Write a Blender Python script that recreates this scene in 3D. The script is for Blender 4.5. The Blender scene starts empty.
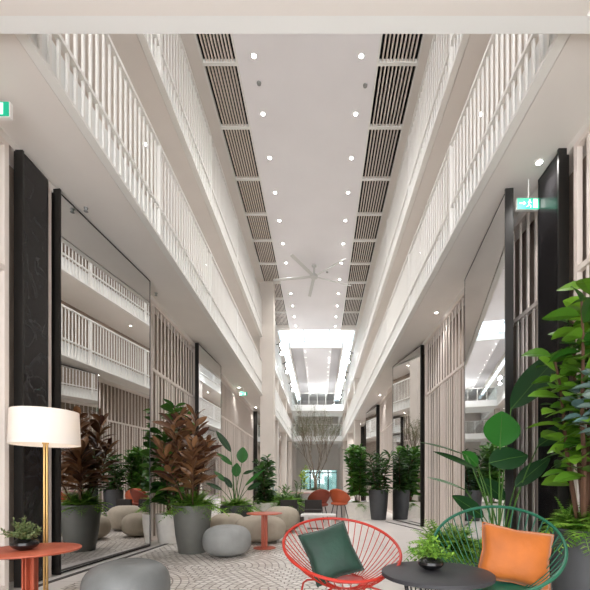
import bpy, math, random
from mathutils import Vector, Matrix
random.seed(7)
PI = math.pi
SC = bpy.context.scene
COL = SC.collection
# ------------------------------------------------------------------ camera, sky, exposure
EYE, F = 1.2, 393.3333
cam = bpy.data.cameras.new('camera'); co = bpy.data.objects.new('camera', cam); COL.objects.link(co)
co.location = (0, 0, EYE); co.rotation_euler = (PI/2, 0, 0)
cam.lens = 24; cam.sensor_width = 36; cam.sensor_fit = 'HORIZONTAL'
cam.shift_x = -25/590; cam.shift_y = 188/590; cam.clip_start = .05; cam.clip_end = 300
SC.camera = co
w = bpy.data.worlds.new('sky'); SC.world = w; w.use_nodes = True
bg = w.node_tree.nodes['Background']; bg.inputs[0].default_value = (.97, .985, 1.0, 1); bg.inputs[1].default_value = 3.0
SC.view_settings.view_transform = 'Standard'; SC.view_settings.look = 'None'
SC.view_settings.gamma = 1; SC.view_settings.use_curve_mapping = False
SC.view_settings.exposure = 0.88
SPOT_W = 62
SC.cycles.max_bounces = 10; SC.cycles.diffuse_bounces = 6; SC.cycles.glossy_bounces = 4; SC.cycles.transparent_max_bounces = 12
SC.cycles.sample_clamp_indirect = 6; SC.cycles.caustics_reflective = False; SC.cycles.caustics_refractive = False

def at(px, py, d):            # the point of the hall seen at px, py when d metres away
    return Vector(((px-320)/F*d, d, EYE + (483-py)/F*d))

# ------------------------------------------------------------------ materials
def lin(c): return tuple(((v/12.92) if v <= .04045 else ((v+.055)/1.055)**2.4) for v in c)
MATS = {}
def mat(name, rgb, rough=.6, metal=0, spec=.5, noise=0, nscale=8, bump=0, bscale=60, srgb=True, sheen=0, stretch=None):
    m = bpy.data.materials.new(name); m.use_nodes = True; nt = m.node_tree; b = nt.nodes['Principled BSDF']
    c = lin(rgb) if srgb else rgb
    b.inputs['Base Color'].default_value = (*c, 1); b.inputs['Roughness'].default_value = rough; b.inputs['Metallic'].default_value = metal
    b.inputs['Specular IOR Level'].default_value = spec
    if sheen: b.inputs['Sheen Weight'].default_value = sheen
    if noise or bump:
        tc = nt.nodes.new('ShaderNodeTexCoord'); mp = nt.nodes.new('ShaderNodeMapping'); nt.links.new(tc.outputs['Object'], mp.inputs[0])
        if stretch: mp.inputs['Scale'].default_value = stretch
    if noise:
        n = nt.nodes.new('ShaderNodeTexNoise'); n.inputs['Scale'].default_value = nscale; n.inputs['Detail'].default_value = 5
        nt.links.new(mp.outputs[0], n.inputs[0])
        r = nt.nodes.new('ShaderNodeMapRange'); r.inputs[1].default_value = .3; r.inputs[2].default_value = .7
        r.inputs[3].default_value = 1-noise; r.inputs[4].default_value = 1+noise
        nt.links.new(n.outputs[0], r.inputs[0])
        mx = nt.nodes.new('ShaderNodeVectorMath'); mx.operation = 'SCALE'; mx.inputs[0].default_value = c
        nt.links.new(r.outputs[0], mx.inputs['Scale']); nt.links.new(mx.outputs[0], b.inputs['Base Color'])
    if bump:
        n2 = nt.nodes.new('ShaderNodeTexNoise'); n2.inputs['Scale'].default_value = bscale
        nt.links.new(mp.outputs[0], n2.inputs[0]); bp = nt.nodes.new('ShaderNodeBump'); bp.inputs['Strength'].default_value = bump
        bp.inputs['Distance'].default_value = .02
        nt.links.new(n2.outputs[0], bp.inputs['Height']); nt.links.new(bp.outputs[0], b.inputs['Normal'])
    MATS[name] = m; return m
def emis(name, rgb, s):
    m = bpy.data.materials.new(name); m.use_nodes = True; b = m.node_tree.nodes['Principled BSDF']
    b.inputs['Base Color'].default_value = (*rgb, 1); b.inputs['Emission Color'].default_value = (*rgb, 1); b.inputs['Emission Strength'].default_value = s
    MATS[name] = m; return m
M = MATS
mat('ceiling_paint', (.93, .92, .93), .9, noise=.015, nscale=1)
mat('soffit_paint', (.91, .89, .87), .9, noise=.02, nscale=1.5)
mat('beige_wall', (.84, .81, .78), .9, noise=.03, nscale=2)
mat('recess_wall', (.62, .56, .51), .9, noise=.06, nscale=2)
mat('white_metal', (.92, .915, .90), .45)
mat('fascia_white', (.93, .935, .93), .7)
mat('cream_slat', (.90, .86, .83), .55)
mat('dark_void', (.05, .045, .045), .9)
mat('black_frame', (.09, .085, .08), .35)
mat('track_metal', (.30, .28, .27), .45, metal=.5)
mat('brass', (.80, .66, .43), .28, metal=.9)
mat('rust_metal', (.70, .35, .25), .5, noise=.08, nscale=12)
mat('red_wire', (.70, .17, .11), .4)
mat('green_wire', (.10, .37, .28), .35)
mat('green_seat', (.08, .40, .31), .5, noise=.05)
mat('black_metal', (.13, .13, .14), .45)
mat('table_black', (.19, .19, .205), .55, noise=.08, nscale=30)
mat('bowl_black', (.11, .105, .11), .22, noise=.15, nscale=15)
mat('green_velvet', (.05, .20, .15), .6, noise=.35, nscale=5, bump=.25, bscale=25, sheen=.12)
mat('orange_velvet', (.68, .36, .05), .6, noise=.16, nscale=5, bump=.25, bscale=20, sheen=.3)
mat('pouf_concrete', (.43, .44, .44), .5, noise=.14, nscale=4, bump=.15, bscale=20)
mat('pouf_grey', (.56, .565, .56), .75, noise=.10, nscale=5, bump=.15)
mat('pouf_beige', (.66, .62, .56), .85, noise=.08, nscale=8, bump=.15)
mat('pot_grey', (.39, .39, .37), .55, noise=.06, nscale=7)
mat('pot_dark', (.27, .275, .285), .55, noise=.06, nscale=7)
mat('pot_white', (.89, .87, .84), .7, noise=.06, nscale=9)
mat('soil', (.16, .11, .08), .95, noise=.4, nscale=30, bump=.6)
mat('bark', (.52, .47, .41), .85, noise=.2, nscale=25)
mat('stem_green', (.25, .40, .14), .5, noise=.1)
mat('stem_brown', (.33, .22, .15), .7, noise=.15)
mat('teal_wall', (.42, .56, .55), .8, noise=.25, nscale=2)
mat('panel_grey', (.76, .75, .76), .8)
mat('tile_white', (.82, .80, .79), .5)
mat('dark_fabric', (.20, .18, .17), .8, noise=.1)
mat('orange_seat', (.72, .34, .19), .6, noise=.08)
mat('brown_seat', (.50, .21, .13), .6, noise=.1)
mat('pink_top', (.86, .72, .70), .35)
mat('fan_metal', (.80, .80, .79), .4)
emis('lamp_lens', (1, .97, .92), 30)
emis('spot_lens', (1, 1, 1), 40)
emis('sign_green', (.0, .30, .17), .35)
emis('sign_white', (.7, .9, .8), .6)
emis('daylight_door', (.75, .92, .92), 1.1)

def leafmat(name, a, bcol, rough=.42):
    """leaf colour differs from leaf to leaf through a random value kept per face island"""
    m = bpy.data.materials.new(name); m.use_nodes = True; nt = m.node_tree; b = nt.nodes['Principled BSDF']
    g = nt.nodes.new('ShaderNodeNewGeometry'); r = nt.nodes.new('ShaderNodeValToRGB')
    r.color_ramp.elements[0].color = (*lin(a), 1); r.color_ramp.elements[1].color = (*lin(bcol), 1)
    nt.links.new(g.outputs['Random Per Island'], r.inputs[0]); nt.links.new(r.outputs[0], b.inputs['Base Color'])
    b.inputs['Roughness'].default_value = rough; b.inputs['Specular IOR Level'].default_value = .4
    tr = nt.nodes.new('ShaderNodeBsdfTranslucent'); nt.links.new(r.outputs[0], tr.inputs[0])
    mx = nt.nodes.new('ShaderNodeMixShader'); mx.inputs[0].default_value = .25
    out = nt.nodes['Material Output']
    nt.links.new(b.outputs[0], mx.inputs[1]); nt.links.new(tr.outputs[0], mx.inputs[2]); nt.links.new(mx.outputs[0], out.inputs[0])
    MATS[name] = m
leafmat('leaf_dark', (.12, .23, .11), (.27, .42, .18))
leafmat('leaf_green', (.15, .31, .12), (.36, .54, .20))
leafmat('leaf_fern', (.30, .52, .15), (.60, .76, .30), .55)
leafmat('leaf_brown', (.26, .15, .12), (.60, .44, .30))
leafmat('leaf_lime', (.50, .62, .18), (.68, .74, .30))
leafmat('leaf_bright', (.16, .36, .10), (.48, .66, .20), .3)
leafmat('leaf_blue', (.36, .48, .48), (.62, .70, .68), .4)
leafmat('leaf_paddle', (.14, .38, .14), (.20, .44, .16), .3)
leafmat('leaf_paddle_dark', (.08, .20, .11), (.13, .28, .14), .35)
leafmat('leaf_olive', (.36, .42, .26), (.50, .54, .36), .6)

def stone():
    m = bpy.data.materials.new('black_stone'); m.use_nodes = True; nt = m.node_tree; b = nt.nodes['Principled BSDF']
    tc = nt.nodes.new('ShaderNodeTexCoord'); mp = nt.nodes.new('ShaderNodeMapping'); mp.inputs['Scale'].default_value = (1, 1, .8)
    nt.links.new(tc.outputs['Object'], mp.inputs[0])
    n = nt.nodes.new('ShaderNodeTexNoise'); n.inputs['Scale'].default_value = 2.2; n.inputs['Detail'].default_value = 7; n.inputs['Distortion'].default_value = 2.0
    nt.links.new(mp.outputs[0], n.inputs[0])
    r = nt.nodes.new('ShaderNodeValToRGB'); e = r.color_ramp.elements
    e[0].position = .50; e[0].color = (.012, .011, .012, 1); e[1].position = .56; e[1].color = (.014, .013, .014, 1)
    k = r.color_ramp.elements.new(.53); k.color = (.028, .028, .03, 1)
    nt.links.new(n.outputs[0], r.inputs[0]); nt.links.new(r.outputs[0], b.inputs['Base Color'])
    b.inputs['Roughness'].default_value = .22; b.inputs['Specular IOR Level'].default_value = .35
    M['black_stone'] = m
stone()
def mirror_m():
    m = bpy.data.materials.new('mirror_glass'); m.use_nodes = True; nt = m.node_tree
    b = nt.nodes['Principled BSDF']; b.inputs['Base Color'].default_value = (.80, .80, .80, 1); b.inputs['Metallic'].default_value = 1; b.inputs['Roughness'].default_value = .012
    M['mirror_glass'] = m
mirror_m()
def glass_m(name, tint, gl=.12):
    m = bpy.data.materials.new(name); m.use_nodes = True; nt = m.node_tree; nt.nodes.remove(nt.nodes['Principled BSDF'])
    t = nt.nodes.new('ShaderNodeBsdfTransparent'); t.inputs[0].default_value = (*tint, 1)
    g = nt.nodes.new('ShaderNodeBsdfGlossy'); g.inputs['Roughness'].default_value = .03
    mx = nt.nodes.new('ShaderNodeMixShader'); mx.inputs[0].default_value = gl
    nt.links.new(t.outputs[0], mx.inputs[1]); nt.links.new(g.outputs[0], mx.inputs[2]); nt.links.new(mx.outputs[0], nt.nodes['Material Output'].inputs[0])
    M[name] = m
glass_m('sky_glass', (.78, .86, .90), .05); glass_m('clear_glass', (.90, .93, .93), .12)
def shade_m():
    m = bpy.data.materials.new('lamp_shade_cloth'); m.use_nodes = True; nt = m.node_tree; b = nt.nodes['Principled BSDF']
    b.inputs['Base Color'].default_value = (.90, .88, .85, 1); b.inputs['Roughness'].default_value = .9
    tr = nt.nodes.new('ShaderNodeBsdfTranslucent'); tr.inputs[0].default_value = (.9, .85, .80, 1)
    mx = nt.nodes.new('ShaderNodeMixShader'); mx.inputs[0].default_value = .35
    nt.links.new(b.outputs[0], mx.inputs[1]); nt.links.new(tr.outputs[0], mx.inputs[2]); nt.links.new(mx.outputs[0], nt.nodes['Material Output'].inputs[0])
    M['lamp_shade_cloth'] = m
shade_m()

def cobble_m():
    m = bpy.data.materials.new('fan_cobbles'); m.use_nodes = True; nt = m.node_tree; L = nt.links; b = nt.nodes['Principled BSDF']
    def mth(op, a, bb=None, c=None):
        n = nt.nodes.new('ShaderNodeMath'); n.operation = op
        for i, v in enumerate((a, bb, c)):
            if v is None: continue
            if isinstance(v, (int, float)): n.inputs[i].default_value = v
            else: L.new(v, n.inputs[i])
        return n.outputs[0]
    g = nt.nodes.new('ShaderNodeNewGeometry'); s = nt.nodes.new('ShaderNodeSeparateXYZ'); L.new(g.outputs['Position'], s.inputs[0])
    R = 1.15
    X = mth('ADD', mth('DIVIDE', s.outputs[0], R), 40.35); Y = mth('ADD', mth('DIVIDE', s.outputs[1], R), 20.1)
    j = mth('FLOOR', Y); fy = mth('SUBTRACT', Y, j); par = mth('MODULO', j, 2.0)
    def dx(p):   # signed distance to nearest centre at 2i+p
        t = mth('MODULO', mth('SUBTRACT', mth('ADD', X, 1.0), p), 2.0); return mth('SUBTRACT', t, 1.0)
    x0 = dx(par); x1 = dx(mth('SUBTRACT', 1.0, par))
    d0 = mth('SQRT', mth('ADD', mth('MULTIPLY', x0, x0), mth('MULTIPLY', fy, fy)))
    fy1 = mth('ADD', fy, 1.0)
    d1 = mth('SQRT', mth('ADD', mth('MULTIPLY', x1, x1), mth('MULTIPLY', fy1, fy1)))
    a0 = mth('ARCTAN2', fy, x0); a1 = mth('ARCTAN2', fy1, x1)
    inn = mth('LESS_THAN', d0, 1.0)
    def mix(u, v): return mth('ADD', mth('MULTIPLY', u, inn), mth('MULTIPLY', v, mth('SUBTRACT', 1.0, inn)))
    d = mix(d0, d1); a = mix(a0, a1)
    N = 12.0
    rr = mth('MULTIPLY', d, N); ring = mth('FLOOR', rr); fr = mth('SUBTRACT', rr, ring)
    cnt = mth('FLOOR', mth('ADD', mth('MULTIPLY', mth('ADD', ring, .5), 6.0), .0))
    aa = mth('MULTIPLY', mth('DIVIDE', a, 2*PI), cnt); sec = mth('FLOOR', aa); fa = mth('SUBTRACT', aa, sec)
    e1 = mth('MINIMUM', fr, mth('SUBTRACT', 1.0, fr)); e2 = mth('MINIMUM', fa, mth('SUBTRACT', 1.0, fa)); e = mth('MINIMUM', e1, e2)
    joint = nt.nodes.new('ShaderNodeMapRange'); L.new(e, joint.inputs[0]); joint.inputs[1].default_value = .04; joint.inputs[2].default_value = .13
    wn = nt.nodes.new('ShaderNodeTexWhiteNoise'); cb = nt.nodes.new('ShaderNodeCombineXYZ')
    L.new(mth('ADD', ring, mth('MULTIPLY', j, 17.0)), cb.inputs[0]); L.new(sec, cb.inputs[1]); L.new(mth('FLOOR', X), cb.inputs[2]); L.new(cb.outputs[0], wn.inputs[0])
    rp = nt.nodes.new('ShaderNodeValToRGB'); rp.color_ramp.elements[0].color = (*lin((.77, .74, .71)), 1); rp.color_ramp.elements[1].color = (*lin((.90, .88, .86)), 1)
    L.new(wn.outputs[0], rp.inputs[0])
    mx = nt.nodes.new('ShaderNodeMix'); mx.data_type = 'RGBA'; L.new(joint.outputs[0], mx.inputs[0]); mx.inputs[6].default_value = (*lin((.50, .46, .43)), 1); L.new(rp.outputs[0], mx.inputs[7])
    L.new(mx.outputs[2], b.inputs['Base Color']); b.inputs['Roughness'].default_value = .38; b.inputs['Specular IOR Level'].default_value = .4
    bp = nt.nodes.new('ShaderNodeBump'); bp.inputs['Strength'].default_value = .35; bp.inputs['Distance'].default_value = .01
    L.new(joint.outputs[0], bp.inputs['Height']); L.new(bp.outputs[0], b.inputs['Normal'])
    M['fan_cobbles'] = m
cobble_m()
def slabs_m():
    m = bpy.data.materials.new('pale_terrazzo'); m.use_nodes = True; nt = m.node_tree; L = nt.links; b = nt.nodes['Principled BSDF']
    g = nt.nodes.new('ShaderNodeNewGeometry'); br = nt.nodes.new('ShaderNodeTexBrick'); L.new(g.outputs['Position'], br.inputs[0])
    br.offset = 0; br.inputs['Scale'].default_value = 1; br.inputs['Brick Width'].default_value = 1.2; br.inputs['Row Height'].default_value = 1.2; br.inputs['Mortar Size'].default_value = .004
    br.inputs['Color1'].default_value = (*lin((.89, .87, .855)), 1); br.inputs['Color2'].default_value = (*lin((.87, .85, .835)), 1); br.inputs['Mortar'].default_value = (*lin((.66, .63, .61)), 1)
    L.new(br.outputs[0], b.inputs['Base Color']); b.inputs['Roughness'].default_value = .33
    M['pale_terrazzo'] = m
slabs_m()

# ------------------------------------------------------------------ mesh helpers
class MB:
    def __init__(s): s.v = []; s.f = []
    def add(s, vs, fs):
        o = len(s.v); s.v += [tuple(p) for p in vs]; s.f += [tuple(i+o for i in f) for f in fs]; return s
    def box(s, x0, x1, y0, y1, z0, z1):
        v = [(x, y, z) for z in (z0, z1) for y in (y0, y1) for x in (x0, x1)]
        return s.add(v, [(0, 2, 3, 1), (4, 5, 7, 6), (0, 1, 5, 4), (2, 6, 7, 3), (0, 4, 6, 2), (1, 3, 7, 5)])
    def obox(s, c, ux, uy, uz):      # oriented box by half-axes
        c = Vector(c); v = [c + a*ux + b*uy + d*uz for d in (-1, 1) for b in (-1, 1) for a in (-1, 1)]
        return s.add(v, [(0, 2, 3, 1), (4, 5, 7, 6), (0, 1, 5, 4), (2, 6, 7, 3), (0, 4, 6, 2), (1, 3, 7, 5)])
    def tube(s, pts, r, n=8, closed=False, cap=True):
        pts = [Vector(p) for p in pts]; k = len(pts); rs = r if isinstance(r, (list, tuple)) else [r]*k
        up = Vector((0, 0, 1)); prev = None; vs = []
        for i, p in enumerate(pts):
            if closed: t = pts[(i+1) % k] - pts[i-1]
            else: t = pts[min(i+1, k-1)] - pts[max(i-1, 0)]
            t.normalize()
            if prev is None:
                a = up if abs(t.dot(up)) < .95 else Vector((1, 0, 0)); prev = (a - t*a.dot(t)).normalized()
            else:
                q = prev - t*prev.dot(t); prev = q.normalized() if q.length > 1e-6 else prev
            b = t.cross(prev)
            for j in range(n):
                an = 2*PI*j/n; vs.append(p + prev*math.cos(an)*rs[i] + b*math.sin(an)*rs[i])
        fs = []
        for i in range(k if closed else k-1):
            a0 = i*n; b0 = ((i+1) % k)*n
            for j in range(n): fs.append((a0+j, a0+(j+1) % n, b0+(j+1) % n, b0+j))
        if not closed and cap: fs += [tuple(range(n-1, -1, -1)), tuple(range((k-1)*n, k*n))]
        return s.add(vs, fs)
    def lathe(s, prof, c=(0, 0, 0), n=32, sx=1, sy=1, ring=False):   # prof [(r, z)], r=0 ends closed by a fan
        vs = []; fs = []; c = Vector(c)
        for r, z in prof:
            for j in range(n):
                a = 2*PI*j/n; vs.append((c.x + r*sx*math.cos(a), c.y + r*sy*math.sin(a), c.z + z))
        K = len(prof)
        for i in range(K if ring else K-1):
            i2 = (i+1) % K
            for j in range(n): fs.append((i*n+j, i*n+(j+1) % n, i2*n+(j+1) % n, i2*n+j))
        if not ring: fs.append(tuple(range(n-1, -1, -1))); fs.append(tuple(range((len(prof)-1)*n, len(prof)*n)))
        return s.add(vs, fs)
    def leaf(s, base, d, nrm, L, W, droop=.3, fold=.18, n=5, shape=1.0):
        base = Vector(base); d = Vector(d).normalized(); nrm = Vector(nrm); nrm = (nrm - d*nrm.dot(d)).normalized(); side = d.cross(nrm)
        vs = []; fs = []
        for i in range(n+1):
            t = i/n; wv = W*.5*math.sin(PI*min(1, max(0, t))**shape)**.75 if 0 < t < 1 else W*.03
            p = base + d*(L*t) - Vector((0, 0, 1))*(droop*L*t*t)
            vs += [p - side*wv + nrm*wv*fold*2, p, p + side*wv + nrm*wv*fold*2]
        for i in range(n):
            a = i*3; fs += [(a, a+1, a+4, a+3), (a+1, a+2, a+5, a+4)]
        return s.add(vs, fs)
    def build(s, name, m, parent=None, smooth=False, loc=None):
        me = bpy.data.meshes.new(name); me.from_pydata(s.v, [], s.f); me.update()
        if smooth:
            for p in me.polygons: p.use_smooth = True
            try: me.set_sharp_from_angle(angle=math.radians(42))
            except Exception: pass
        me.materials.append(M[m] if isinstance(m, str) else m)
        o = bpy.data.objects.new(name, me); COL.objects.link(o)
        if loc: o.location = loc
        if parent: o.parent = parent
        return o
def tag(o, label, cat, group=None, kind=None):
    if kind: o['kind'] = kind
    o['label'] = label; o['category'] = cat
    if group: o['group'] = group
    return o
def thing(name, label, cat, loc, rz=0, group=None):
    o = bpy.data.objects.new(name, None); COL.objects.link(o); o.empty_display_size = .1
    o.location = loc; o.rotation_euler = (0, 0, rz); return tag(o, label, cat, group)
def struct(name, mb, m, label=None, cat=None, smooth=False):
    o = mb.build(name, m, None, smooth); o['kind'] = 'structure'
    if label: o['label'] = label; o['category'] = cat
    return o
def dup(r, loc, rz=None, label=None, group=None, scale=None):
    c = r.copy(); COL.objects.link(c); c.location = loc
    if rz is not None: c.rotation_euler = (0, 0, rz)
    if scale: c.scale = (scale,)*3
    if label: c['label'] = label
    if group: c['group'] = group
    for ch in list(r.children):
        k = ch.copy(); COL.objects.link(k); k.parent = c
        for g in list(ch.children):
            q = g.copy(); COL.objects.link(q); q.parent = k
    return c

# ------------------------------------------------------------------ the hall
WL, WR, BL, BR = -3.478, 2.854, -2.557, 2.086
H1 = EYE+3.84; S2 = EYE+4.306; R2 = EYE+5.36; H3 = EYE+6.39; S3 = EYE+6.86; R3 = EYE+8.09; HC = EYE+8.8
UL, UR, END = -4.3, 3.7, 46.0
struct('floor', MB().box(-2.95, .62, -3, END, -.2, 0), 'fan_cobbles', 'pale cobbles laid in fan patterns along the hall', 'floor')
struct('floor_right', MB().box(.62, 4.5, -3, END, -.2, 0).box(-5, -2.95, -3, END, -.2, 0), 'pale_terrazzo', 'smooth pale floor slabs beside the cobbles', 'floor')
# walls behind the screens and on the galleries
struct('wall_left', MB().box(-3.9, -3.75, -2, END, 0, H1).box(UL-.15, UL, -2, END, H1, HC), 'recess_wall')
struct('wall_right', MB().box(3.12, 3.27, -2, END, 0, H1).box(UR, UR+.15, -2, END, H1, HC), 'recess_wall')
# gallery slabs (their undersides are the lower and upper soffits)
def slab(name, x0, x1, z0, z1, y0, y1, label): struct(name, MB().box(x0, x1, y0, y1, z0, z1), 'soffit_paint', label, 'gallery slab')
slab('ceiling_left_lower', UL, BL-.06, H1, S2, -2, 45, 'underside of the lower gallery along the left wall')
slab('ceiling_right_lower', BR+.06, UR, H1, S2, -2, 45, 'underside of the lower gallery along the right wall')
slab('ceiling_left_upper', UL, BL-.06, H3, S3, -2, 45, 'underside of the upper gallery along the left wall')
slab('ceiling_right_upper', BR+.06, UR, H3, S3, -2, 45, 'underside of the upper gallery along the right wall')
struct('ceiling_bridge', MB().box(BL-.06, BR+.06, -2, 3.17, H1-.075, S2), 'soffit_paint', 'underside of the near bridge crossing above the viewer', 'gallery slab')
struct('trim_1', MB().box(UL, UR, 3.17, 3.297, H1-.075, S2), 'fascia_white', 'pale edge beam of the near bridge', 'beam')
# high ceiling
CL0, CL1, CR0, CR1 = -2.47, -1.72, 1.19, 2.06
CE = 22.6
struct('ceiling', MB().box(CL1, CR0, -2, CE, HC, HC+.12), 'ceiling_paint', 'high white ceiling panel over the middle of the hall', 'ceiling')
struct('ceiling_left_edge', MB().box(UL, CL0, -2, 45, HC, HC+.12).box(CL0, CL1, -2, 5.2, HC, HC+.12), 'soffit_paint')
struct('ceiling_right_edge', MB().box(CR1, UR, -2, 45, HC, HC+.12).box(CR0, CR1, -2, 5.2, HC, HC+.12), 'soffit_paint')
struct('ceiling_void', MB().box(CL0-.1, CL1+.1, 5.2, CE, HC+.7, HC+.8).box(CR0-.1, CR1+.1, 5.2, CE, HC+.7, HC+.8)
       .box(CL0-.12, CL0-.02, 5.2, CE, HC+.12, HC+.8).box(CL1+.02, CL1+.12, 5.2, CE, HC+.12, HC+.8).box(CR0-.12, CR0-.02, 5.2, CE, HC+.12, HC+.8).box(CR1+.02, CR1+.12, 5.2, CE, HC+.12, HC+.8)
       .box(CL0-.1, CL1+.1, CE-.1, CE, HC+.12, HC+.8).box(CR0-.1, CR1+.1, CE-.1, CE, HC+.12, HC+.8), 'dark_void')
struct('trim_2', MB().box(CL0, CL1, CE-.35, CE, HC-.06, HC+.12).box(CR0, CR1, CE-.35, CE, HC-.06, HC+.12), 'soffit_paint')
# far roof: grey ceiling panel between skylights
FR0, FR1 = -1.95, 1.42
struct('ceiling_far', MB().box(FR0, FR1, 24.8, 42, HC, HC+.15), 'panel_grey', 'dropped ceiling panel between the far skylights', 'ceiling')
struct('ceiling_far_panel', MB().box(-1.1, .76, 25.4, 39.5, HC-.12, HC), 'ceiling_paint')
struct('trim_3', MB().box(FR0-.06, FR0+.04, 24.7, 41, HC-.25, HC).box(FR1-.04, FR1+.06, 24.7, 41, HC-.25, HC).box(FR0, FR1, 24.7, 24.85, HC-.3, HC), 'soffit_paint')
for k, (x0, x1, y0, y1, lb) in enumerate(((CL0, CR1, CE, 24.75, 'bright skylight strip across the hall at the end of the white ceiling'),
        (CL0, FR0, 24.75, 42, 'long bright skylight running down the left of the far ceiling'), (FR1, CR1, 24.75, 42, 'long bright skylight running down the right of the far ceiling'))):
    t = thing('skylight', lb, 'skylight', ((x0+x1)/2, (y0+y1)/2, HC+.08)); t['kind'] = 'structure'
    hx, hy = (x1-x0)/2, (y1-y0)/2
    MB().box(-hx, hx, -hy, hy, 0, .02).build('glass', 'sky_glass', t)
    fr = MB(); nn = max(2, round(max(2*hx, 2*hy)/1.5))
    for i in range(nn+1):
        if hx > hy: xx = -hx + 2*hx*i/nn; fr.box(xx-.03, xx+.03, -hy, hy, .021, .1)
        else: yy = -hy + 2*hy*i/nn; fr.box(-hx, hx, yy-.03, yy+.03, .021, .1)
    fr.build('glazing_bar', 'white_metal', t)
# end wall and openings
ew = MB().box(UL, -2.2, END, END+.2, 0, HC).box(2.0, UR, END, END+.2, 0, HC).box(-2.2, 2.0, END, END+.2, 2.7, HC)
struct('wall_end', ew, 'beige_wall', 'pale end wall closing the hall', 'wall')
struct('wall_beyond', MB().box(-8, 8, END+6, END+6.2, 0, 5).box(-8, 8, END+.2, END+6, -.2, 0), 'teal_wall')
struct('ceiling_end', MB().box(UL, UR, 41.9, END, HC+.02, HC+.17), 'ceiling_paint')
for i in range(4):
    x = -2.2 + i*1.05
    t = thing('door_%d' % (i+1), 'glazed door at the far end of the hall', 'door', (x+.525, END-.02, 0)); t['kind'] = 'structure'
    MB().box(-.525, -.45, -.04, .04, 0, 2.7).box(.45, .525, -.04, .04, 0, 2.7).box(-.45, .45, -.04, .04, 2.35, 2.45).build('frame', 'black_frame', t)
    MB().box(-.45, .45, -.01, .01, 0, 2.7).build('glass', 'clear_glass', t)

# ------------------------------------------------------------------ balustrades
def balustrade(name, X, sgn, z0, zs, z1, y0, y1, label, step=.133):
    t = thing(name, label, 'railing', (X, y0, z0), 0)
    L = y1-y0; n = int(L/step); sl = MB(); hs = zs-z0
    for i in range(n+1):
        y = i*step; sl.box(-.012, .012, y, y+.032, .03, z1-z0-.04)
    sl.build('slats', 'white_metal', t)
    MB().box(-.035, .035, 0, L, z1-z0-.045, z1-z0).build('top_rail', 'white_metal', t)
    MB().box(-.05, .05, 0, L, -.01, .03).build('bottom_rail', 'white_metal', t)
    f = MB().box(sgn*.030, sgn*.055, 0, L, .03, hs-.03); f.build('fascia', 'fascia_white', t)
    MB().box(-.03, .03, 0, L, hs+.03, hs+.07).build('mid_rail', 'white_metal', t)
    m = int(L/2.9)
    for i in range(m+1): MB().box(-.04, .04, i*2.9, i*2.9+.05, .03, z1-z0-.04).build('post', 'white_metal', t)
    return t
COLY = 17.2
balustrade('balustrade', BL, -1, H1, S2, R2, 3.3, COLY, 'white slatted balustrade of the lower left gallery, nearer than the column')
balustrade('balustrade', BL, -1, H1, S2, R2, COLY+.7, 44, 'white slatted balustrade of the lower left gallery, beyond the column')
balustrade('balustrade', BR, 1, H1, S2, R2, 3.3, 44, 'white slatted balustrade of the lower gallery on the right')
balustrade('balustrade', BL, -1, H3, S3, R3, 3.3, COLY, 'white slatted balustrade of the upper left gallery, nearer than the column')
balustrade('balustrade', BL, -1, H3, S3, R3, COLY+.7, 44, 'white slatted balustrade of the upper left gallery, beyond the column')
balustrade('balustrade', BR, 1, H3, S3, R3, 3.3, 44, 'white slatted balustrade of the upper gallery on the right')
# column at the left
struct('trim_4', MB().box(-2.62, -2.03, COLY, COLY+.6, 0, HC), 'beige_wall', 'tall square column standing at the left gallery edge', 'column')
# piers carrying galleries at the sides, far
pm = MB()
for y in (24, 30, 36, 42): pm.box(BR+.02, BR+.4, y, y+.5, 0, H3); pm.box(BL-.4, BL-.02, y, y+.5, 0, H3)
struct('trim_5', pm, 'beige_wall', 'pale piers under the far galleries', 'column')
# bridges
def bridge(z0, z1, zr, y0, y1, label):
    t = thing('footbridge', label, 'bridge', (0, y0, z0))
    MB().box(BL+.06, BR-.06, 0, y1-y0, 0, z1-z0).build('deck', 'fascia_white', t)
    MB().box(BL+.06, BR-.06, .04, .055, z1-z0, zr-z0-.05).build('glass_panel', 'clear_glass', t)
    MB().box(BL+.06, BR-.06, .02, .075, zr-z0-.05, zr-z0).build('handrail', 'white_metal', t)
    for i in range(7): x = BL+.1 + i*(BR-BL-.2)/6; MB().box(x-.02, x+.02, .02, .07, z1-z0, zr-z0-.05).build('post', 'white_metal', t)
bridge(H3-.05, S3, S3+1.05, 34.5, 37.5, 'white upper footbridge with clear railing crossing the far hall')
bridge(H1, S2, S2+1.1, 36, 39, 'white lower footbridge crossing the far hall above the bare tree')

# ------------------------------------------------------------------ ceiling grilles
def grille(x0, x1, y0, y1, label, group):
    t = thing('ceiling_grille', label, 'vent grille', ((x0+x1)/2, (y0+y1)/2, HC), 0, group)
    hx, hy = (x1-x0)/2, (y1-y0)/2
    MB().box(-hx, -hx+.035, -hy, hy, -.02, .06).box(hx-.035, hx, -hy, hy, -.02, .06).box(-hx+.035, hx-.035, -hy, -hy+.035, -.02, .06).box(-hx+.035, hx-.035, hy-.035, hy, -.02, .06).build('frame', 'white_metal', t)
    s = MB(); n = 9
    for i in range(n):
        x = -hx+.035 + (2*hx-.07)*(i+1)/(n+1); s.box(x-.014, x+.014, -hy+.035, hy-.035, .0, .07)
    s.build('slats', 'cream_slat', t); return t
ys = [5.25, 6.75, 8.25, 9.74, 11.4, 12.9, 14.3, 15.8, 17.3, 18.8, 20.3, CE-.36]
for a, b in zip(ys[:-1], ys[1:]): grille(CL0, CL1, a, b, 'long slatted grille in the row left of the high white ceiling', 'left ceiling grilles')
for a, b in zip(ys[:-1], ys[1:]): grille(CR0, CR1, a, b, 'long slatted grille in the row right of the high white ceiling', 'right ceiling grilles')

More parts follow.
